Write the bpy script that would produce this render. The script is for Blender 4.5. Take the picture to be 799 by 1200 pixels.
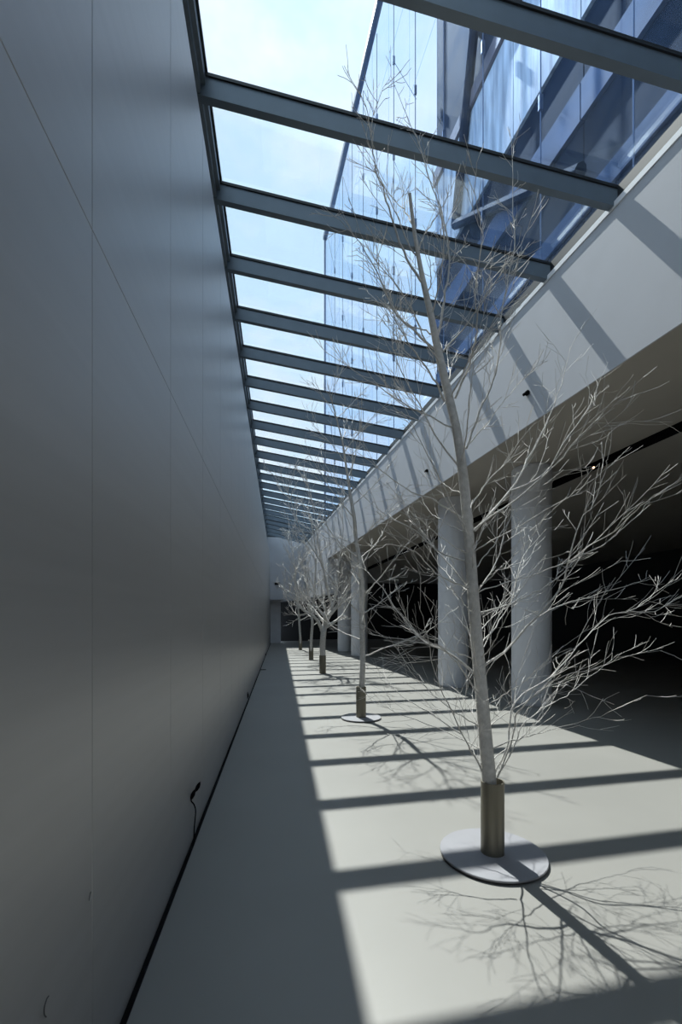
import bpy, bmesh, math, random
from mathutils import Vector, Matrix
S = bpy.context.scene
for o in list(bpy.data.objects): bpy.data.objects.remove(o)
COL = S.collection
U = 1.5                                   # eye height; the layout is measured in eye heights
# ------------------------------------------------------------------ camera
F_PX, HORIZON, YAW = 528.0, 725.5, 0.135
cd = bpy.data.cameras.new('camera'); cam = bpy.data.objects.new('camera', cd); COL.objects.link(cam)
cd.sensor_fit = 'VERTICAL'; cd.sensor_height = 36.0; cd.lens = 36.0 * F_PX / 1200
cd.shift_y = (HORIZON - 600) / 1200; cd.clip_start = 0.05; cd.clip_end = 500
cam.location = (0, 0, U); cam.rotation_euler = (math.pi / 2, 0, -YAW)
S.camera = cam
# ------------------------------------------------------------------ sky, sun, exposure
S.view_settings.view_transform = 'Standard'; S.view_settings.look = 'None'
S.view_settings.exposure = 0.0; S.view_settings.gamma = 1.0; S.view_settings.use_curve_mapping = False
SKY_STRENGTH, SUN_STRENGTH = 1.4, 9.6
SUN_DIR = Vector((0.1502, -0.6074, -1.0))
def build_world():
    w = bpy.data.worlds.new('sky'); S.world = w; w.use_nodes = True
    nt = w.node_tree; N = nt.nodes; L = nt.links; N.clear()
    out = N.new('ShaderNodeOutputWorld'); bg = N.new('ShaderNodeBackground')
    tc = N.new('ShaderNodeTexCoord'); mp = N.new('ShaderNodeMapping'); mp.inputs['Scale'].default_value = (1, 1, 2.0)
    no = N.new('ShaderNodeTexNoise'); no.inputs['Scale'].default_value = 2.6; no.inputs['Detail'].default_value = 7; no.inputs['Roughness'].default_value = .58
    rp = N.new('ShaderNodeValToRGB'); rp.color_ramp.elements[0].position = .47; rp.color_ramp.elements[1].position = .66
    mx = N.new('ShaderNodeMix'); mx.data_type = 'RGBA'
    mx.inputs[6].default_value = (.63, .82, 1.0, 1); mx.inputs[7].default_value = (.90, .95, 1.05, 1)
    L.new(tc.outputs['Generated'], mp.inputs[0]); L.new(mp.outputs[0], no.inputs['Vector']); L.new(no.outputs[0], rp.inputs[0])
    L.new(rp.outputs[0], mx.inputs[0]); L.new(mx.outputs[2], bg.inputs[0]); bg.inputs[1].default_value = SKY_STRENGTH
    L.new(bg.outputs[0], out.inputs[0])
build_world()
def sun(name, d, strength, angle, col):
    l = bpy.data.lights.new(name, 'SUN'); l.energy = strength; l.angle = math.radians(angle); l.color = col
    o = bpy.data.objects.new(name, l); COL.objects.link(o)
    o.rotation_euler = Vector(d).to_track_quat('-Z', 'Y').to_euler(); o.location = (-4, 20, 30)
sun('sun', SUN_DIR, SUN_STRENGTH, 0.55, (1.0, .965, .90))
# ------------------------------------------------------------------ measured layout (metres)
XWB, XWT = -0.3874 * U, -0.5131 * U        # left wall face / skylight edge set back above it
ZL, ZR, ZS = U * 4.2901, U * 3.9448, U * 2.7944   # skylight at the wall, at the fascia, soffit
FX0, FM = 2.6334 * U, 0.0918               # fascia plane x = FX0 - FM*y
SP, Y2 = 0.7053 * U, 2.943 * U             # rib spacing, one rib's place
YEND = 18.3 * U; YREC = 19.0 * U; YBACK = -3.2 * U
def fx(y): return FX0 - FM * y
ZWT = 3.484 * U                            # head of the metal wall
def wx(z): return XWB
CY, SY = math.cos(YAW), math.sin(YAW)
def at(x, y, d):                           # pixel + depth along the view axis -> place
    cx = (x - 399.5) / F_PX * d; z = U + (HORIZON - y) / F_PX * d
    return Vector((cx * CY + d * SY, -cx * SY + d * CY, z))
def on_floor(x, y): return at(x, y, F_PX * U / (y - HORIZON))
# ------------------------------------------------------------------ materials
MATS = {}
def mat(name, col, rough=.6, metal=0.0, var=.06, scale=6.0, bump=0.0, bscale=40.0, spec=.5, stretch=(1, 1, 1)):
    m = bpy.data.materials.new(name); m.use_nodes = True; MATS[name] = m
    nt = m.node_tree; N = nt.nodes; L = nt.links; b = N['Principled BSDF']
    b.inputs['Roughness'].default_value = rough; b.inputs['Metallic'].default_value = metal; b.inputs['Specular IOR Level'].default_value = spec
    tc = N.new('ShaderNodeTexCoord'); mp = N.new('ShaderNodeMapping'); mp.inputs['Scale'].default_value = stretch
    no = N.new('ShaderNodeTexNoise'); no.inputs['Scale'].default_value = scale; no.inputs['Detail'].default_value = 5
    rp = N.new('ShaderNodeValToRGB')
    rp.color_ramp.elements[0].position = .3; rp.color_ramp.elements[1].position = .7
    rp.color_ramp.elements[0].color = tuple(c * (1 - var) for c in col) + (1,)
    rp.color_ramp.elements[1].color = tuple(min(1, c * (1 + var)) for c in col) + (1,)
    L.new(tc.outputs['Object'], mp.inputs[0]); L.new(mp.outputs[0], no.inputs['Vector']); L.new(no.outputs[0], rp.inputs[0]); L.new(rp.outputs[0], b.inputs['Base Color'])
    if bump:
        n2 = N.new('ShaderNodeTexNoise'); n2.inputs['Scale'].default_value = bscale; n2.inputs['Detail'].default_value = 4
        bp = N.new('ShaderNodeBump'); bp.inputs['Strength'].default_value = bump; bp.inputs['Distance'].default_value = .01
        L.new(mp.outputs[0], n2.inputs['Vector']); L.new(n2.outputs[0], bp.inputs['Height']); L.new(bp.outputs[0], b.inputs['Normal'])
    return m
def glass(name, tint, gloss=.06, rough=.02, gcol=(.9, .95, 1.0)):
    m = bpy.data.materials.new(name); m.use_nodes = True; MATS[name] = m
    nt = m.node_tree; N = nt.nodes; L = nt.links; N.clear()
    out = N.new('ShaderNodeOutputMaterial'); tr = N.new('ShaderNodeBsdfTransparent'); gl = N.new('ShaderNodeBsdfGlossy')
    mx = N.new('ShaderNodeMixShader'); fr = N.new('ShaderNodeFresnel'); fr.inputs['IOR'].default_value = 1.45
    ma = N.new('ShaderNodeMath'); ma.operation = 'MULTIPLY'; ma.inputs[1].default_value = gloss
    no = N.new('ShaderNodeTexNoise'); no.inputs['Scale'].default_value = 3.0
    rp = N.new('ShaderNodeValToRGB'); rp.color_ramp.elements[0].color = tuple(c * .97 for c in tint) + (1,); rp.color_ramp.elements[1].color = tuple(tint) + (1,)
    tc = N.new('ShaderNodeTexCoord'); L.new(tc.outputs['Object'], no.inputs['Vector']); L.new(no.outputs[0], rp.inputs[0]); L.new(rp.outputs[0], tr.inputs[0])
    gl.inputs['Roughness'].default_value = rough; gl.inputs['Color'].default_value = gcol + (1,)
    L.new(fr.outputs[0], ma.inputs[0]); L.new(ma.outputs[0], mx.inputs[0])
    L.new(tr.outputs[0], mx.inputs[1]); L.new(gl.outputs[0], mx.inputs[2]); L.new(mx.outputs[0], out.inputs[0])
    return m
def glow(name, col, e):
    m = bpy.data.materials.new(name); m.use_nodes = True; MATS[name] = m
    b = m.node_tree.nodes['Principled BSDF']; b.inputs['Base Color'].default_value = col + (1,)
    b.inputs['Emission Color'].default_value = col + (1,); b.inputs['Emission Strength'].default_value = e
mat('floor', (.205, .20, .188), .45, var=.05, scale=.9, bump=.03, bscale=120)
mat('wall_panel', (.42, .415, .41), .38, metal=.35, var=.03, scale=3, bump=.02, bscale=60, stretch=(1, .15, 6))
mat('joint', (.10, .10, .105), .7)
mat('plaster', (.51, .52, .56), .75, var=.025, scale=2, bump=.03, bscale=70)
mat('soffit', (.40, .37, .325), .8, var=.03, scale=2)
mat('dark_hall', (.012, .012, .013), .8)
mat('black', (.005, .005, .006), .9, spec=.1)
mat('rib', (.135, .17, .205), .42, metal=.25, var=.05)
mat('gasket', (.008, .01, .012), .5)
mat('column', (.72, .73, .77), .65, var=.04, scale=3, bump=.03)
mat('bark', (.52, .50, .475), .75, var=.16, scale=30, bump=.5, bscale=90)
mat('twig', (.58, .555, .53), .7, var=.12, scale=20)
mat('tube_steel', (.20, .185, .145), .42, metal=.6, var=.06, scale=5, stretch=(8, 8, .3))
mat('plate', (.225, .225, .245), .5, var=.04)
mat('curb', (.78, .79, .82), .6, var=.03)
mat('slate_panel', (.017, .029, .052), .7, var=.3, scale=1.2, bump=.1, bscale=9, spec=.08)
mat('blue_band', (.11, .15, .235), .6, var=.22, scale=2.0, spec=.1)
mat('painted_reflection', (.66, .70, .77), .6, spec=.1, var=.45, scale=2.4, stretch=(1, 3, .35))  # streaky pale colour paints the bright reflections seen on the glass front
mat('rust_band', (.16, .13, .14), .6, var=.3, scale=2)
mat('cable', (.16, .2, .28), .4, metal=.6)
glass('roof_glass', (.93, .965, .975), .25)
glass('facade_glass', (.86, .91, .985), .018)
glow('lamp_glow', (1.0, .66, .36), 5.0)
glow('lamp_white', (1.0, .93, .8), 6.0)
# ------------------------------------------------------------------ mesh helpers
def obj(name, bm, m, parent=None, smooth=False):
    me = bpy.data.meshes.new(name); bm.normal_update()
    if smooth or any(f.smooth for f in bm.faces):
        for e in bm.edges:
            if len(e.link_faces) == 2 and e.calc_face_angle(0) > .7: e.smooth = False
    bm.to_mesh(me); bm.free()
    if m: me.materials.append(MATS[m])
    if smooth:
        for p in me.polygons: p.use_smooth = True
    o = bpy.data.objects.new(name, me); COL.objects.link(o)
    if parent: o.parent = parent
    return o
def hexa(bm, v):                           # 8 corners: 4 low (ccw), 4 high
    q = [bm.verts.new(p) for p in v]
    for f in ((3, 2, 1, 0), (4, 5, 6, 7), (0, 1, 5, 4), (1, 2, 6, 5), (2, 3, 7, 6), (3, 0, 4, 7)): bm.faces.new([q[i] for i in f])
def box(bm, a, b):
    (x0, y0, z0), (x1, y1, z1) = a, b
    hexa(bm, [(x0, y0, z0), (x1, y0, z0), (x1, y1, z0), (x0, y1, z0), (x0, y0, z1), (x1, y0, z1), (x1, y1, z1), (x0, y1, z1)])
def boxo(name, a, b, m, parent=None):
    bm = bmesh.new(); box(bm, a, b); return obj(name, bm, m, parent)
def fbox(bm, y0, y1, z0, z1, o0, o1):      # box lying along the fascia direction, o = distance behind its plane
    hexa(bm, [(fx(y0) + o0, y0, z0), (fx(y0) + o1, y0, z0), (fx(y1) + o1, y1, z0), (fx(y1) + o0, y1, z0),
              (fx(y0) + o0, y0, z1), (fx(y0) + o1, y0, z1), (fx(y1) + o1, y1, z1), (fx(y1) + o0, y1, z1)])
def fboxo(name, y0, y1, z0, z1, o0, o1, m, parent=None):
    bm = bmesh.new(); fbox(bm, y0, y1, z0, z1, o0, o1); return obj(name, bm, m, parent)
def tube(bm, pts, rad, n=6, cap=True):
    rings = []; prev = None
    for i, p in enumerate(pts):
        t = (pts[min(i + 1, len(pts) - 1)] - pts[max(i - 1, 0)])
        if t.length < 1e-7: t = Vector((0, 0, 1))
        t.normalize()
        if prev is None: u = t.orthogonal().normalized()
        else:
            u = prev - t * prev.dot(t)
            u = u.normalized() if u.length > 1e-6 else t.orthogonal().normalized()
        prev = u; v = t.cross(u)
        rings.append([bm.verts.new(p + (u * math.cos(2 * math.pi * k / n) + v * math.sin(2 * math.pi * k / n)) * rad[i]) for k in range(n)])
    for a, b in zip(rings, rings[1:]):
        for k in range(n): bm.faces.new((a[k], a[(k + 1) % n], b[(k + 1) % n], b[k]))
    if cap and n > 2: bm.faces.new(rings[0][::-1]); bm.faces.new(rings[-1])
def lathe(bm, prof, n=32, c=(0, 0, 0)):
    rings = [[bm.verts.new((c[0] + r * math.cos(2 * math.pi * k / n), c[1] + r * math.sin(2 * math.pi * k / n), c[2] + z)) for k in range(n)] for r, z in prof]
    for a, b in zip(rings, rings[1:]):
        for k in range(n): bm.faces.new((a[k], a[(k + 1) % n], b[(k + 1) % n], b[k]))
    bm.faces.new(rings[0][::-1]); bm.faces.new(rings[-1])
def empty(name, loc=(0, 0, 0)):
    o = bpy.data.objects.new(name, None); COL.objects.link(o); o.location = loc; o.empty_display_size = .1; return o
def tag(o, label, cat, group=None):
    o['label'] = label; o['category'] = cat
    if group: o['group'] = group
    return o
def struct(o, label=None, cat=None):
    o['kind'] = 'structure'
    if label: o['label'] = label
    if cat: o['category'] = cat
    return o
# ------------------------------------------------------------------ shell
HX = 15.0                                  # far side of the dark hall
struct(boxo('floor', (XWB - .3, YBACK, -.2), (HX, YREC + 5, 0), 'floor'), 'smooth pale grey concrete floor crossed by shadows', 'floor')
# left wall: backing and panels
bm = bmesh.new()
t0, t1 = .03, .35
hexa(bm, [(XWB - t1, YBACK, 0), (XWB - t0, YBACK, 0), (XWB - t0, YREC, 0), (XWB - t1, YREC, 0),
          (XWB - t1, YBACK, ZWT), (XWB - t0, YBACK, ZWT), (XWB - t0, YREC, ZWT), (XWB - t1, YREC, ZWT)])
wall = struct(obj('wall_left', bm, 'joint'), 'tall wall of satin grey metal panels', 'wall')
PW, PY0, ZJ = .681 * U, 1.0006 * U, 1.812 * U
bm = bmesh.new()
hexa(bm, [(XWB - .3, YBACK, ZWT - .03), (XWB - .003, YBACK, ZWT), (XWB - .003, YREC, ZWT), (XWB - .3, YREC, ZWT - .03),
          (XWT - .3, YBACK, ZL + .02), (XWT - .006, YBACK, ZL + .02), (XWT - .006, YREC, ZL + .02), (XWT - .3, YREC, ZL + .02)])
obj('sloping_cove', bm, 'rib', wall)
g = .0012
def panel(y0, y1, z0, z1):
    bm = bmesh.new(); e = .002
    y0 += g; y1 -= g; z0 += g; z1 -= g
    def P(y, z, o): return (wx(z) - o, y, z)
    back = [P(y0, z0, .03), P(y1, z0, .03), P(y1, z1, .03), P(y0, z1, .03)]
    mid = [P(y0, z0, e), P(y1, z0, e), P(y1, z1, e), P(y0, z1, e)]
    fr = [P(y0 + e, z0 + e, 0), P(y1 - e, z0 + e, 0), P(y1 - e, z1 - e, 0), P(y0 + e, z1 - e, 0)]
    R = [[bm.verts.new(v) for v in r] for r in (back, mid, fr)]
    for a, b in zip(R, R[1:]):
        for k in range(4): bm.faces.new((a[k], a[(k + 1) % 4], b[(k + 1) % 4], b[k]))
    bm.faces.new(R[2]); bm.faces.new(R[0][::-1])
    obj('wall_panel', bm, 'wall_panel', wall)
k = -5
while PY0 + PW * k < YREC - .05:
    y0 = PY0 + PW * k; y1 = min(y0 + PW, YREC)
    panel(y0, y1, .014, ZJ); panel(y0, y1, ZJ, ZWT); k += 1
struct(boxo('baseboard_left', (XWB - .005, YBACK, .0005), (XWB + .018, YREC, .010), 'black'), 'black shadow gap strip along the foot of the wall', 'baseboard')
# fascia beam over the hall opening
YOP = 13.3 * U; ZLOW = 1.78 * U
bm = bmesh.new(); fbox(bm, YBACK, YOP, ZS, ZR - .02, 0, .02); fbox(bm, YBACK, YOP, ZS + .24, ZR - .02, .02, .45); fbox(bm, YOP, YREC, ZLOW, ZR - .02, 0, .45)
fas = struct(obj('wall_right', bm, 'plaster'), 'deep white plaster beam above the open hall', 'wall')
struct(fboxo('trim_1', YBACK, YEND, ZR - .02, ZR + .045, -.012, .16, 'curb'), 'thin white curb under the skylight edge', 'trim')
# hall ceiling in three pieces around the slot, roof above it
def sx(y): return 3.60 * U - .05 * (y - 3.77 * U)
bm = bmesh.new()
def hx(o0, o1, z0, z1):
    def lo(y): return fx(y) + .021 if o0 is None else sx(y) + o0
    def hi(y): return HX if o1 is None else sx(y) + o1
    a, b = YBACK, YREC + 5
    hexa(bm, [(lo(a), a, z0), (hi(a), a, z0), (hi(b), b, z0), (lo(b), b, z0), (lo(a), a, z1), (hi(a), a, z1), (hi(b), b, z1), (lo(b), b, z1)])
hx(None, 0.0, ZS, ZS + .25); hx(.33, None, ZS, ZS + .25)
ceil = struct(obj('ceiling', bm, 'soffit'), 'plain grey hall ceiling with a black slot', 'ceiling')
bm = bmesh.new(); hx(.0, .33, ZS + .2, ZS + .24); hx(.0005, .012, ZS + .001, ZS + .2); hx(.318, .3295, ZS + .001, ZS + .2); obj('slot_lining', bm, 'black', ceil)
bm = bmesh.new()
a, b = YBACK, YREC + 5
hexa(bm, [(fx(a) + .1, a, ZR - .12), (HX, a, ZR - .12), (HX, b, ZR - .12), (fx(b) + .1, b, ZR - .12), (fx(a) + .1, a, ZR - .03), (HX, a, ZR - .03), (HX, b, ZR - .03), (fx(b) + .1, b, ZR - .03)])
obj('roof_deck', bm, 'slate_panel', ceil)
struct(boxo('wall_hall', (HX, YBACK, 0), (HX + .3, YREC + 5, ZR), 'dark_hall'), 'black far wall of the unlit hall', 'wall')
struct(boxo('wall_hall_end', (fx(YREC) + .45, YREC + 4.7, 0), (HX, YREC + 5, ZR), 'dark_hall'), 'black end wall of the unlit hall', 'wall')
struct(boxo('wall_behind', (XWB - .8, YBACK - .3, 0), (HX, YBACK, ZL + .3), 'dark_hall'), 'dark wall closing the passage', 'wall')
# end wall: lintel, recess with pale side panel and dark doorway
bm = bmesh.new(); box(bm, (XWT - .3, YEND, ZLOW), (fx(YEND) + .1, YREC + .3, ZL + .05))
endw = struct(obj('wall_end', bm, 'plaster'), 'pale end wall above a dark doorway', 'wall')
obj('side_panel', (lambda b_: (box(b_, (XWB - .1, YREC, 0), (.06, YREC + .3, ZLOW)), b_)[1])(bmesh.new()), 'column', endw)
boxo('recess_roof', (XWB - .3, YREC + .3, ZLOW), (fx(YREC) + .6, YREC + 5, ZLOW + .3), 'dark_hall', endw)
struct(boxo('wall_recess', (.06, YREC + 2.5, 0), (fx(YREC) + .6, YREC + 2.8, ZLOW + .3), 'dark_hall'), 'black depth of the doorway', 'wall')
for px, lab in ((325, 'small black box light on the end wall close to the metal wall'), (362, 'small black box light on the end wall behind the tree tops')):
    p = at(px, 684, YEND * .99); bm = bmesh.new(); box(bm, (p.x - .16, YEND - .05, p.z - .07), (p.x + .16, YEND + .02, p.z + .07))
    box(bm, (p.x - .06, YEND - .10, p.z - .05), (p.x + .06, YEND - .05, p.z + .05))
    tag(obj('wall_light', bm, 'black'), lab, 'light', 'lights on the end wall')
# ------------------------------------------------------------------ skylight
sky = struct(empty('window_1', (XWT, 0, ZL)), 'long sloping glass skylight carried on grey ribs', 'skylight')
def skypt(o): o.parent = sky; o.matrix_parent_inverse = Matrix.Translation(-sky.location); return o
RW, RD = .075, .185
def zline(y, x): return ZL + (ZR - ZL) * (x - XWT) / (fx(y) - XWT)
i0, i1 = -5, int((YEND - Y2) / SP)
ys = [Y2 + SP * i for i in range(i0, i1 + 1)]
for y in ys:
    xa, xb = XWT - .02, fx(y) + .06
    def bar(name, m, w, zlo, zhi):
        bm = bmesh.new()
        za, zb = zline(y, xa), zline(y, xb)
        y0, y1 = y - w / 2, y + w / 2
        hexa(bm, [(xa, y0, za + zlo), (xb, y0, zb + zlo), (xb, y1, zb + zlo), (xa, y1, za + zlo), (xa, y0, za + zhi), (xb, y0, zb + zhi), (xb, y1, zb + zhi), (xa, y1, za + zhi)])
        return skypt(obj(name, bm, m))
    r = bar('rib', 'rib', RW, 0, RD)
    gk = bar('gasket', 'gasket', RW + .03, RD, RD + .03); gk.parent = r; gk.matrix_parent_inverse = Matrix.Identity(4)
edges = ys + [YEND]
for ya, yb in zip(edges, edges[1:]):
    bm = bmesh.new(); e = .006
    xa = XWT + .02
    P = [(xa, ya + e), (fx(ya) + .1, ya + e), (fx(yb) + .1, yb - e), (xa, yb - e)]
    z = lambda x, y: zline(y, x) + RD + .035
    hexa(bm, [(x, y, z(x, y)) for x, y in P] + [(x, y, z(x, y) + .016) for x, y in P])
    skypt(obj('glass_pane', bm, 'roof_glass'))
bm = bmesh.new(); box(bm, (XWT - .10, ys[0], ZL + .01), (XWT + .035, YEND, ZL + .10)); box(bm, (XWT - .10, ys[0], ZL + .10), (XWT + .075, YEND, ZL + RD + .03)); skypt(obj('frame_rail', bm, 'rib'))
bm = bmesh.new(); box(bm, (XWT - .10, ys[0], ZL + RD + .03), (XWT + .095, YEND, ZL + RD + .065)); skypt(obj('gasket', bm, 'gasket'))
skypt(fboxo('gasket', ys[0], YEND, ZR + .045, ZR + RD + .03, .03, .15, 'gasket'))
boxo('closing_wall', (XWT - .3, YEND, ZL), (fx(YEND) + .3, YEND + .2, ZL + .26), 'rib', sky).matrix_parent_inverse = Matrix.Translation(-Vector(sky.location))
# ------------------------------------------------------------------ glass building above
FB = empty('glass_building', (fx(0) + .2, 0, ZR)); tag(FB, 'tall glass fronted building rising above the skylight', 'building')
def fb(o, par=None):
    o.parent = par or FB
    if par is None: o.matrix_parent_inverse = Matrix.Translation(-Vector(FB.location))
    return o
YF, ZTOP, YD = 14.5 * U, 13.3 * U, 6.66 * U
OG = .20                                   # glass plane behind the fascia face
pw = 1.45 * U * .72; nz = 5
zz = [ZR + .05 + (ZTOP - ZR - .05) * i / nz for i in range(nz + 1)]
y = YF; cols = []
while y > -2.0: cols.append((y - pw, y)); y -= pw
for (ya, yb) in cols:
    for za, zb in zip(zz, zz[1:]):
        fb(fboxo('glass_pane', ya + .008, yb - .008, za + .008, zb - .008, OG, OG + .02, 'facade_glass'))
fb(fboxo('roof_rail', -2.0, YF + .1, ZTOP, ZTOP + .22, OG - .06, OG + .12, 'cable'))
fb(fboxo('corner_post', YF, YF + .07, ZR, ZTOP, OG - .02, OG + .06, 'cable'))
rnd = random.Random(3)
for ci, (ya, yb) in enumerate(cols):       # hanging cables with clamps, some diagonal stays
    yq = ya; x = fx(yq) + OG + .16
    bm = bmesh.new(); tube(bm, [Vector((x, yq, ZR + .05)), Vector((x, yq, ZTOP))], [.011, .011], 5); c = fb(obj('cable', bm, 'cable'))
    for z in zz[1:-1]:
        bm = bmesh.new(); zc = z + rnd.uniform(-.3, .3); box(bm, (x - .03, yq - .02, zc - .11), (x + .03, yq + .02, zc + .11)); fb(obj('clamp', bm, 'cable'), c).matrix_parent_inverse = Matrix.Identity(4)
    c.matrix_parent_inverse = Matrix.Translation(-Vector(FB.location))
    if ci % 2 == 0 and ya > YD:
        for z0, z1 in zip(zz[1:], zz[2:]):
            bm = bmesh.new(); tube(bm, [Vector((fx(ya) + OG + .18, ya, z0)), Vector((fx(yb) + OG + .18, yb, z1))], [.008, .008], 5); fb(obj('stay', bm, 'cable'))
# solid core behind the glass with horizontal bands; the pale one has bright reflections painted in
OC = .55
CORE = fb(fboxo('core_wall', YBACK, YD, ZR - .02, ZTOP - .5, OC + .1, OC + 4, 'slate_panel'))
bands = [(ZR, 4.55, 'slate_panel', 0), (4.55, 4.75, 'blue_band', .03), (4.75, 5.4, 'slate_panel', 0), (5.4, 5.75, 'blue_band', .05), (5.75, 6.3, 'slate_panel', .0), (6.3, 7.6, 'painted_reflection', .04), (7.6, 7.8, 'rust_band', .1), (7.8, 10.4, 'slate_panel', 0), (10.4, 12.9, 'slate_panel', .02)]
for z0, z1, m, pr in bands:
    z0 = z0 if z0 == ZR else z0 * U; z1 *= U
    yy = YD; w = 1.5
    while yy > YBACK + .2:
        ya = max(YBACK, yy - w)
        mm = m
        if m == 'painted_reflection' and (yy < 3.2 * U): mm = 'blue_band'
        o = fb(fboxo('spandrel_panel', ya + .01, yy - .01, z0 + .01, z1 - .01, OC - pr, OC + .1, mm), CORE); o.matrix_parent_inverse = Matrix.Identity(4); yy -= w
# diagonal braces
for (ya, za, yb, zb) in ((5.9 * U, 6.4 * U, 3.6 * U, 4.9 * U), (5.2 * U, 9.2 * U, 5.9 * U, 6.4 * U)):
    bm = bmesh.new(); tube(bm, [Vector((fx(ya) + OC - .12, ya, za)), Vector((fx(yb) + OC - .12, yb, zb))], [.09, .09], 8); fb(obj('brace', bm, 'slate_panel'), CORE).matrix_parent_inverse = Matrix.Identity(4)
# ------------------------------------------------------------------ columns
def column(px, py, wpx, label, group=None):
    d = F_PX * U / (py - HORIZON); r = wpx * d / F_PX / 2
    p = at(px, py, d + r); bm = bmesh.new(); rr = .335
    lathe(bm, [(rr - .015, 0), (rr - .015, .03), (rr, .03), (rr, ZS - .025), (rr - .02, ZS - .025), (rr - .02, ZS)], 48)
    for f in bm.faces: f.smooth = len(f.verts) == 4
    o = obj('column', bm, 'column'); o.location = (p.x, p.y, 0)
    tag(o, label, 'column', group)
column(622.5, 828, 45, 'thick round grey column beside the glowing track spotlight')
column(531, 806.5, 41, 'thick round grey column directly behind the trunk of the largest tree')
column(421, 769.5, 20, 'round grey column standing behind the slender tree on a plate')
column(404, 763.5, 18, 'round grey column half hidden by another column, beyond the slender tree')
# ------------------------------------------------------------------ trees
def smooth_line(pts, n=4):
    out = []
    for i in range(len(pts) - 1):
        p0 = pts[max(i - 1, 0)]; p1 = pts[i]; p2 = pts[i + 1]; p3 = pts[min(i + 2, len(pts) - 1)]
        for k in range(n):
            t = k / n
            out.append(.5 * ((2 * p1) + (p2 - p0) * t + (2 * p0 - 5 * p1 + 4 * p2 - p3) * t * t + (3 * p1 - p0 - 3 * p2 + p3) * t ** 3))
    out.append(pts[-1]); return out
def clampx(p, lo=XWB + .16):
    if p.x < lo: p.x = lo + (lo - p.x) * .2
    lim = ZR + (ZL - ZR) * .25 - .22
    if p.z > lim: p.z = lim - (p.z - lim) * .3
    if p.z < .03: p.z = .03
    zb = (ZLOW if p.y > YOP - .3 else ZS) - .1
    if p.z > zb and p.x > fx(p.y) - .07:
        if p.x > fx(p.y) + .2: p.z = zb - .02
        else: p.x = fx(p.y) - .07
    return p
def twig_line(r, start, d, length, wob, up, n=5):
    pts = [start.copy()]; d = d.normalized()
    for i in range(n):
        d = (d + Vector((r.gauss(0, wob), r.gauss(0, wob), r.gauss(0, wob) + up))).normalized()
        pts.append(clampx(pts[-1] + d * (length / n)))
    return pts
def side_dir(r, t, ang):
    u = t.orthogonal().normalized(); v = t.cross(u); a = r.uniform(0, 2 * math.pi)
    s = u * math.cos(a) + v * math.sin(a)
    return (t * math.cos(ang) + s * math.sin(ang)).normalized()
def grow_twigs(bm, r, pts, r0, dens, length, level, tmin=.25, up=.05, minr=.0012):
    L = sum((b - a).length for a, b in zip(pts, pts[1:])); n = max(1, int(L * dens))
    for j in range(n):
        t = tmin + (1 - tmin) * ((j + r.random()) / n); f = t * (len(pts) - 1); i = min(int(f), len(pts) - 2)
        p = pts[i].lerp(pts[i + 1], f - i); tg = (pts[i + 1] - pts[i]).normalized()
        ln = length * r.uniform(.45, 1.15) * (1.15 - .6 * t)
        q = twig_line(r, p, side_dir(r, tg, r.uniform(.3, .75)), ln, .075, up)
        rr = max(minr * 1.3, r0 * (.75 - .35 * t))
        tube(bm, q, [rr + (minr - rr) * k / (len(q) - 1) for k in range(len(q))], 4 if level > 0 else 3)
        if level > 0: grow_twigs(bm, r, q, rr * .7, dens * 1.25, length * .45, level - 1, .2, up, minr)
def make_branch(tree, r, pts, ra, rb, dens, length, level=1, minr=.0012, up=.05, tmin=.2):
    sp = smooth_line(pts, 4); n = len(sp)
    for i in range(1, n - 1): sp[i] = sp[i] + Vector((r.gauss(0, 1), r.gauss(0, 1), r.gauss(0, 1))) * (.003)
    sp = [clampx(p.copy()) for p in sp]
    bm = bmesh.new(); tube(bm, sp, [rb + (ra - rb) * (1 - i / (n - 1)) ** 1.5 for i in range(n)], 7)
    b = obj('branch', bm, 'bark', tree, True); b.matrix_parent_inverse = Matrix.Translation(-tree.location)
    bm = bmesh.new(); grow_twigs(bm, r, sp, minr * 1.7, dens, length, level, tmin, up, minr)
    if len(bm.verts):
        t = obj('twigs', bm, 'twig', b); t['kind'] = 'stuff'
    else: bm.free()
    return sp
def tree_root(label, base):
    t = empty('bare_tree', (base.x, base.y, .05)); return tag(t, label, 'tree', 'white bare trees in a row')
def trunk(tree, pts, rad):
    sp = smooth_line(pts, 4); n = len(sp); m = len(rad) - 1
    rr = []
    for i in range(n):
        f = i / (n - 1) * m; k = min(int(f), m - 1); rr.append(rad[k] + (rad[k + 1] - rad[k]) * (f - k))
    bm = bmesh.new(); tube(bm, sp, rr, 12); o = obj('trunk', bm, 'bark', tree, True); o.matrix_parent_inverse = Matrix.Translation(-tree.location)
    return sp
def stand(base, r, h, plate, label):
    e = empty('tree_stand', (base.x, base.y, 0)); tag(e, label, 'tree stand', 'steel tree stands')
    zp = 0
    if plate:
        bm = bmesh.new(); lathe(bm, [(plate - .03, 0), (plate - .03, .012)], 48); obj('plate_foot', bm, 'black', e)
        bm = bmesh.new(); lathe(bm, [(plate - .003, .012), (plate, .015), (plate, .023), (plate - .003, .026)], 64); obj('base_plate', bm, 'plate', e); zp = .026
    bm = bmesh.new(); n = 40
    prof = [(r, zp), (r, h), (r - .008, h), (r - .008, zp + .05)]
    lathe(bm, prof, n)
    for f in bm.faces: f.smooth = len(f.verts) == 4
    obj('tube', bm, 'tube_steel', e)
    return e
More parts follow.
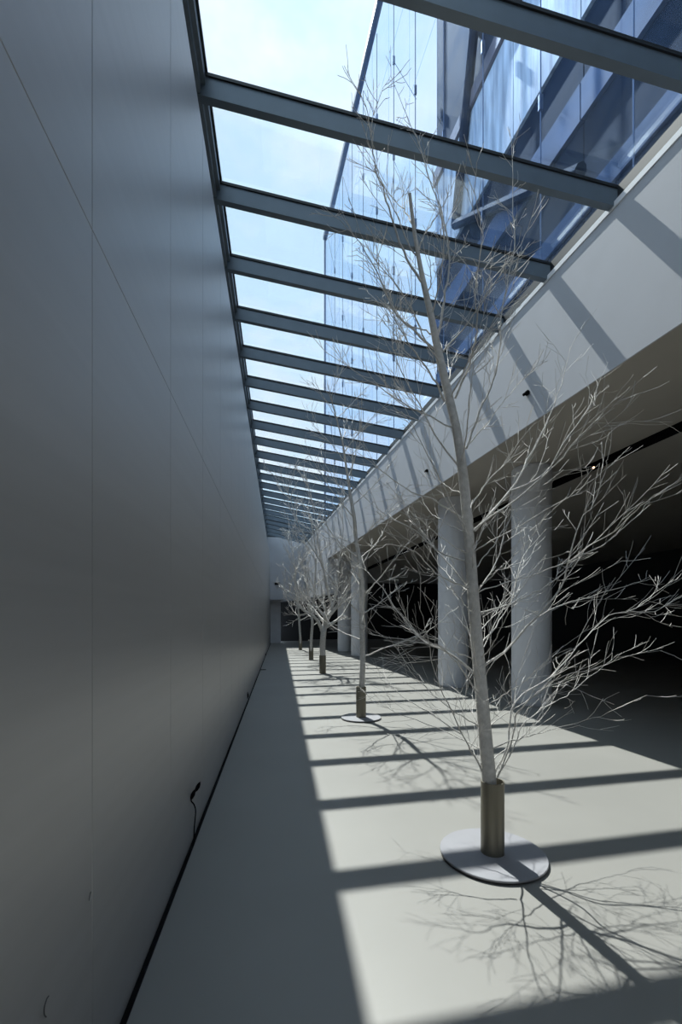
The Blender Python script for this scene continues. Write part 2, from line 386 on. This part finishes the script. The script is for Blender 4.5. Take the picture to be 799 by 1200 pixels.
# --- the largest tree, its main limbs set out after the photograph, each at its own depth round the trunk
B1 = on_floor(577, 1003); D1 = F_PX * U / (1003 - HORIZON)
r = random.Random(11)
stand(B1, .072, .475, .325, 'steel tube on a wide round plate holding the largest tree')
T1 = tree_root('largest white bare tree with a straight tall trunk and wide low branches', B1)
TR = [(574, 985, 0), (573, 918, 0), (570, 880, 0), (563, 800, .02), (556, 720, .03), (551, 650, .02), (545, 580, 0), (541, 545, -.02), (535, 505, -.03), (527, 470, -.02), (520, 440, 0), (512, 405, .03), (505, 370, .05), (497, 335, .06), (491, 305, .06), (486, 275, .05), (482, 245, .04), (480, 227, .03)]
trunk(T1, [at(x, y, D1 + d) for x, y, d in TR], [.048, .046, .043, .040, .038, .034, .032, .030, .028, .027, .026, .024, .021, .018, .014, .012, .011, .010])
def trunk_depth(y):
    for a, b in zip(TR, TR[1:]):
        if b[1] <= y <= a[1]: return a[2] + (b[2] - a[2]) * (a[1] - y) / (a[1] - b[1])
    return 0
LIMBS = [  # pixels, depth gained by the tip (m), start radius, tip radius
 ([(496, 333), (477, 303), (461, 262), (450, 226), (440, 197), (434, 158), (429, 125), (416, 101)], -.25, .011, .002),
 ([(434, 160), (440, 125), (458, 88)], .1, .004, .0015),
 ([(511, 398), (518, 371), (523, 332), (526, 305), (520, 255), (510, 229), (500, 200), (491, 167), (478, 138), (458, 89)], .35, .011, .002),
 ([(533, 467), (549, 427), (556, 401), (559, 375), (557, 342), (562, 305), (564, 268), (556, 223), (561, 184)], -.45, .010, .002),
 ([(526, 290), (549, 314), (560, 335)], -.3, .004, .003),
 ([(546, 526), (562, 482), (578, 446), (586, 407), (588, 365), (596, 326), (603, 280), (601, 250), (601, 190), (597, 150)], .3, .010, .002),
 ([(521, 471), (507, 443), (487, 414), (468, 385), (452, 340), (440, 300)], -.5, .009, .002),
 ([(509, 409), (477, 381), (461, 362), (442, 320), (425, 290), (405, 265), (388, 252)], .3, .010, .002),
 ([(537, 546), (510, 508), (490, 472), (471, 437), (461, 407), (459, 381), (440, 350)], .55, .008, .002),
 ([(556, 622), (598, 575), (618, 539), (644, 487), (660, 442), (668, 406)], .35, .012, .002),
 ([(598, 575), (637, 555), (666, 510), (692, 474), (692, 462)], .6, .007, .002),
 ([(556, 620), (604, 585), (650, 546), (686, 504), (720, 478)], -.55, .008, .002),
 ([(562, 783), (590, 764), (624, 726), (653, 695), (666, 660), (680, 611), (695, 591), (708, 555), (712, 538)], -.3, .012, .002),
 ([(624, 726), (650, 712), (679, 702), (734, 687), (762, 678)], .3, .006, .0015),
 ([(666, 660), (690, 640), (720, 622), (745, 598), (770, 578)], -.6, .006, .0015),
 ([(580, 905), (595, 870), (605, 821), (647, 792), (686, 747), (715, 721), (738, 716), (767, 695), (789, 679)], .45, .009, .0018),
 ([(738, 716), (767, 716), (789, 703)], .3, .004, .0015),
 ([(583, 910), (602, 860), (607, 834), (640, 804), (660, 792), (712, 778), (728, 766)], -.5, .008, .0018),
 ([(582, 912), (600, 880), (612, 850), (634, 832), (663, 815), (683, 800), (715, 774), (728, 765)], .15, .007, .0016),
 ([(568, 908), (552, 880), (540, 858), (520, 815), (507, 780), (500, 745), (490, 705)], -.45, .008, .0018),
 ([(568, 880), (558, 845), (540, 815), (520, 800)], .5, .007, .002),
 ([(540, 860), (502, 835), (470, 815), (452, 795), (430, 782)], .4, .006, .0015),
 ([(570, 915), (556, 885), (546, 850), (535, 810), (520, 770)], .75, .006, .0015),
 ([(560, 792), (524, 764), (493, 748), (470, 721), (441, 681), (421, 663), (398, 645)], .5, .012, .002),
 ([(563, 820), (545, 790), (525, 765), (505, 755), (460, 748), (432, 742)], -.6, .008, .0018),
 ([(553, 690), (524, 679), (506, 667), (488, 647), (459, 638), (438, 645)], -.6, .008, .0018),
 ([(551, 660), (512, 645), (487, 622), (450, 602), (425, 580)], .35, .008, .0018),
 ([(548, 612), (507, 585), (482, 577), (442, 547), (418, 530)], -.4, .008, .0018),
 ([(554, 700), (575, 670), (588, 640), (594, 600), (603, 560)], .6, .007, .0018),
 ([(559, 760), (580, 735), (600, 700), (612, 655), (640, 620)], .7, .007, .0018),
 ([(564, 805), (575, 780), (590, 765), (598, 790)], -.2, .005, .002),
]
for pts, dd, ra, rb in LIMBS:
    n = len(pts); x0, y0 = pts[0]; base = trunk_depth(min(max(y0, 230), 980))
    P = [at(x, y, D1 + base + dd * (k / (n - 1)) ** 1.2) for k, (x, y) in enumerate(pts)]
    make_branch(T1, r, P, ra * .78, rb * .75, 9 if pts[0][1] > 560 else 13, .50 if pts[-1][1] > 300 else .30, 1, .0009 if pts[0][1] > 560 else .0013, .04, .12)
sp1 = smooth_line([at(x, y, D1 + d) for x, y, d in TR], 3)
for j in range(20):                        # lesser limbs all round the stem
    t = (j + r.random()) / 20; z = 1.5 + 2.6 * t; i = min(range(len(sp1)), key=lambda k: abs(sp1[k].z - z))
    a = j * 2.4 + r.uniform(-.5, .5); el = r.uniform(.35, .8) + .25 * t; ln = r.uniform(.45, 1.0) * (1.1 - .35 * t)
    q = twig_line(r, sp1[i], Vector((math.cos(a) * math.cos(el), math.sin(a) * math.cos(el), math.sin(el))), ln, .09, .05, 5)
    make_branch(T1, r, q, .0055, .0014, 13, .28, 1, .0012, .04, .15)
for j in range(20):                        # long fine shoots low on the stem
    t = (j + r.random()) / 20; z = .55 + 1.5 * t; i = min(range(len(sp1)), key=lambda k: abs(sp1[k].z - z))
    a = j * 2.4 + r.uniform(-.5, .5); el = r.uniform(.15, .7); ln = r.uniform(.6, 1.15)
    q = twig_line(r, sp1[i], Vector((math.cos(a) * math.cos(el), math.sin(a) * math.cos(el), math.sin(el))), ln, .09, .06, 6)
    make_branch(T1, r, q, .0042, .0010, 8, .32, 1, .0009, .04, .2)
# --- the others: limbs grown round a set-out trunk
def grown_tree(label, px, py, tr, rad, tube_r, tube_h, plate, slabel, seed, nb, zlo, reach, minr, forks=(), dens=6, tw=.45, lvl=1):
    r = random.Random(seed); base = on_floor(px, py); d = F_PX * U / (py - HORIZON)
    stand(base, tube_r, tube_h, plate, slabel)
    T = tree_root(label, base)
    sp = trunk(T, [at(px, py - 4, d)] + [at(x, y, d + r.uniform(-.06, .06)) for x, y in tr], rad)
    for pts, dd, ra, rb in forks:
        P = [at(x, y, d + dd * k / (len(pts) - 1)) for k, (x, y) in enumerate(pts)]
        q = make_branch(T, r, P, ra, rb, dens, tw, lvl, minr)
        for j in range(5):
            i = r.randrange(len(q) // 3, len(q) - 1); ln = reach * r.uniform(.3, .7)
            qq = twig_line(r, q[i], side_dir(r, (q[i + 1] - q[i]).normalized(), r.uniform(.5, .9)), ln, .12, .07, 6)
            make_branch(T, r, qq, ra * .3, minr * 1.5, dens, tw, lvl, minr)
    top = sp[-1].z
    for j in range(nb):
        t = (j + r.random()) / nb; z = zlo + (top - zlo) * t
        i = min(range(len(sp) - 1), key=lambda k: abs(sp[k].z - z)); a = j * 2.4 + r.uniform(-.4, .4)
        ln = reach * (1 - .62 * t) * r.uniform(.7, 1.15); el = .35 + .55 * t + r.uniform(-.15, .2)
        dv = Vector((math.cos(a) * math.cos(el), math.sin(a) * math.cos(el), math.sin(el)))
        q = twig_line(r, sp[i], dv, ln, .08, .05, 6)
        make_branch(T, r, q, max(minr * 2, rad[-1] * .9 + (rad[0] - rad[-1]) * .22 * (1 - t)), minr * 1.4, dens, tw, lvl, minr)
    return T
grown_tree('slender white bare tree standing next after the largest tree', 423, 842,
 [(424, 800), (425, 770), (424, 730), (424, 690), (421, 655), (417, 632), (415, 607), (410, 577), (405, 543), (401, 517), (394, 490), (386, 462)],
 [.044, .044, .04, .038, .036, .034, .03, .026, .022, .016, .012, .008, .005], .075, .48, .30, 'steel tube on a round plate holding the slender tree', 5, 24, .9, 1.7, .0020, dens=8)
grown_tree('white bare tree with a thick trunk forking low into heavy limbs', 378, 789,
 [(378, 768), (378, 755), (379, 742), (381, 730), (386, 720)], [.085, .082, .08, .078, .075, .06], .092, .50, 0, 'wide steel tube without a plate holding the fork-trunked tree', 9, 6, 1.25, 1.4, .0034,
 forks=[([(378, 740), (373, 729), (366, 721), (356, 716), (347, 704), (338, 690)], -.5, .06, .008), ([(385, 722), (389, 712), (384, 692), (379, 668), (372, 630), (366, 590), (358, 556)], .4, .055, .006),
        ([(384, 724), (392, 715), (400, 706), (408, 690), (412, 668)], -.4, .045, .006), ([(384, 724), (380, 712), (372, 700), (362, 688), (350, 672)], .6, .04, .006),
        ([(388, 714), (394, 695), (397, 660), (402, 620), (400, 580)], .3, .04, .006), ([(384, 692), (376, 660), (352, 620), (340, 585), (330, 560)], -.3, .03, .005)], dens=7, tw=.6)
grown_tree('thin pale bare tree with a narrow trunk, beyond the fork-trunked tree', 364.5, 773,
 [(364.5, 757), (365, 745), (366, 730), (365, 718), (368, 700), (369, 680), (370, 650), (366, 620), (360, 595)], [.055, .055, .052, .05, .046, .04, .034, .026, .018, .01], .085, .50, 0, 'narrow steel tube without a plate holding the thin pale tree', 14, 22, 1.1, 1.8, .0045,
 forks=[([(365, 720), (362, 708), (360, 690), (354, 660), (348, 630), (344, 600)], -.3, .035, .008)], dens=6, tw=.6)
grown_tree('small pale bare tree standing last before the end wall', 352, 761.5,
 [(352, 750), (351, 735), (350, 720), (348, 705), (346, 688), (346, 668), (342, 640), (338, 615)], [.06, .058, .055, .05, .046, .04, .032, .022, .012], .085, .50, 0, 'steel tube holding the last tree before the end wall', 21, 22, 1.3, 1.9, .0055, dens=6, tw=.6)
# ------------------------------------------------------------------ small things
def gooseneck(px, py, s, label):           # thin black stalk with two leaf-shaped heads at the wall foot
    p = on_floor(px, py); x0 = XWB + .02; e = empty('gooseneck_light', (x0, p.y, .012)); tag(e, label, 'light', 'black gooseneck lights along the wall')
    bm = bmesh.new(); tube(bm, smooth_line([Vector(v) * s for v in ((0, 0, 0), (.004, .0, .12), (.012, .0, .22), (.004, -.01, .27), (-.012, -.015, .295), (-.012, -.01, .31))], 4), [.0045 * s] * 21, 6); obj('stalk', bm, 'black', e)
    for c, t in (((-.004, -.005, .335), .35), ((.022, .02, .375), .45)):
        bm = bmesh.new(); lathe(bm, [(.001, -.038), (.010, -.022), (.014, 0), (.010, .02), (.001, .036)], 12)
        o = obj('head', bm, 'black', e, True); o.location = Vector(c) * s; o.scale = (s, s, s); o.rotation_euler = (-.15, t, 0)
gooseneck(220, 993, 1.0, 'small black gooseneck light with two leaf-shaped heads at the wall foot')
for px, py, lab in ((276.5, 824, 'tiny black socket on the metal wall, next past the gooseneck light'), (304, 769, 'tiny black socket low on the metal wall near the end wall')):
    p = on_floor(px, py); bm = bmesh.new(); z = .12 if px < 300 else .05
    box(bm, (XWB - .004, p.y + .06, z - .055), (XWB + .012, p.y + .12, z + .055)); box(bm, (XWB + .012, p.y + .075, z - .03), (XWB + .02, p.y + .105, z + .03))
    tag(obj('wall_socket', bm, 'black'), lab, 'socket', 'sockets low on the wall')
p = on_floor(308, 785); bm = bmesh.new(); box(bm, (p.x - .09, p.y - .06, .001), (p.x + .09, p.y + .06, .008)); box(bm, (p.x - .07, p.y - .045, .008), (p.x + .07, p.y + .045, .011))
tag(obj('floor_outlet', bm, 'black'), 'black rectangular outlet lid set in the shaded floor', 'outlet')
def wire_hook(y, z, s, label):
    e = bmesh.new(); x = wx(z) + .002
    tube(e, smooth_line([Vector((x, y + .03 * s, z - .05 * s)), Vector((x + .004, y + .005 * s, z - .02 * s)), Vector((x + .006, y, z + .01 * s)), Vector((x + .006, y + .015 * s, z + .025 * s)), Vector((x + .004, y + .035 * s, z + .02 * s))], 4), [.0016] * 17, 5)
    tag(obj('wire_hook', e, 'joint'), label, 'hook')
def wall_hit(px, py):                      # where a pixel's ray meets the metal wall
    a = at(px, py, 1.0) - cam.location; return cam.location + a * (XWB / a.x)
w = wall_hit(48, 1184); wire_hook(w.y, w.z, .7, 'thin curled wire hook low on the metal wall')
w = wall_hit(102, 1051); wire_hook(w.y, w.z, .35, 'tiny wire hook on the metal wall by a vertical joint')
# fascia spotlights
def fascia_spot(px, py, label):
    a = at(px, py, 1.0) - cam.location; t = (FX0 - FM * 0 - 0) / (a.x + FM * a.y); p = cam.location + a * t
    e = empty('wall_spotlight', (p.x - .002, p.y, p.z)); tag(e, label, 'spotlight', 'black spotlights on the white beam')
    bm = bmesh.new(); box(bm, (-.02, -.035, -.02), (.004, .035, .02)); obj('bracket', bm, 'black', e)
    for s in (-1, 1):
        bm = bmesh.new(); lathe(bm, [(.014, -.03), (.02, -.02), (.02, .03), (.014, .035)], 12); o = obj('head', bm, 'black', e, True); o.location = (-.035, s * .028, .004); o.rotation_euler = (.5 * s, .9, 0)
fascia_spot(619, 461, 'small black twin spotlight fixed on the white beam between rib shadows')
fascia_spot(501, 552, 'small black spotlight fixed on the white beam behind the largest trunk')
# track spotlights in the ceiling slot
def slot_lamp(px, py, m, lit, label, rr=.035):
    a = at(px, py, 1.0) - cam.location; t = (ZS + .02 - U) / a.z; p = cam.location + a * t
    e = empty('track_spotlight', p); tag(e, label, 'spotlight', 'spotlights in the ceiling slot')
    bm = bmesh.new(); tube(bm, [Vector((0, 0, .03)), Vector((0, 0, .2))], [.012, .012], 8); obj('stem', bm, 'black', e)
    dv = Vector((-.55, -.6, -.58)).normalized(); q = dv.to_track_quat('Z', 'Y')
    bm = bmesh.new(); lathe(bm, [(rr * .8, -.12), (rr * 1.15, -.10), (rr * 1.15, -.004), (rr, .0)], 16); o = obj('can', bm, 'black', e, True); o.rotation_mode = 'QUATERNION'; o.rotation_quaternion = q
    bm = bmesh.new(); lathe(bm, [(rr * .85, -.002), (rr * .85, .004), (rr * .5, .008)], 16); o = obj('lens', bm, m, e); o.rotation_mode = 'QUATERNION'; o.rotation_quaternion = q
slot_lamp(695.5, 548, 'lamp_glow', True, 'glowing warm track spotlight hanging in the black ceiling slot', .022)
slot_lamp(711, 542.5, 'joint', False, 'unlit track spotlight beside the glowing one in the slot', .02)
slot_lamp(574, 568, 'rust_band', False, 'unlit reddish track spotlight behind the largest trunk', .03)
slot_lamp(450, 677, 'lamp_white', True, 'tiny white lit spotlight far inside the dark hall', .03)
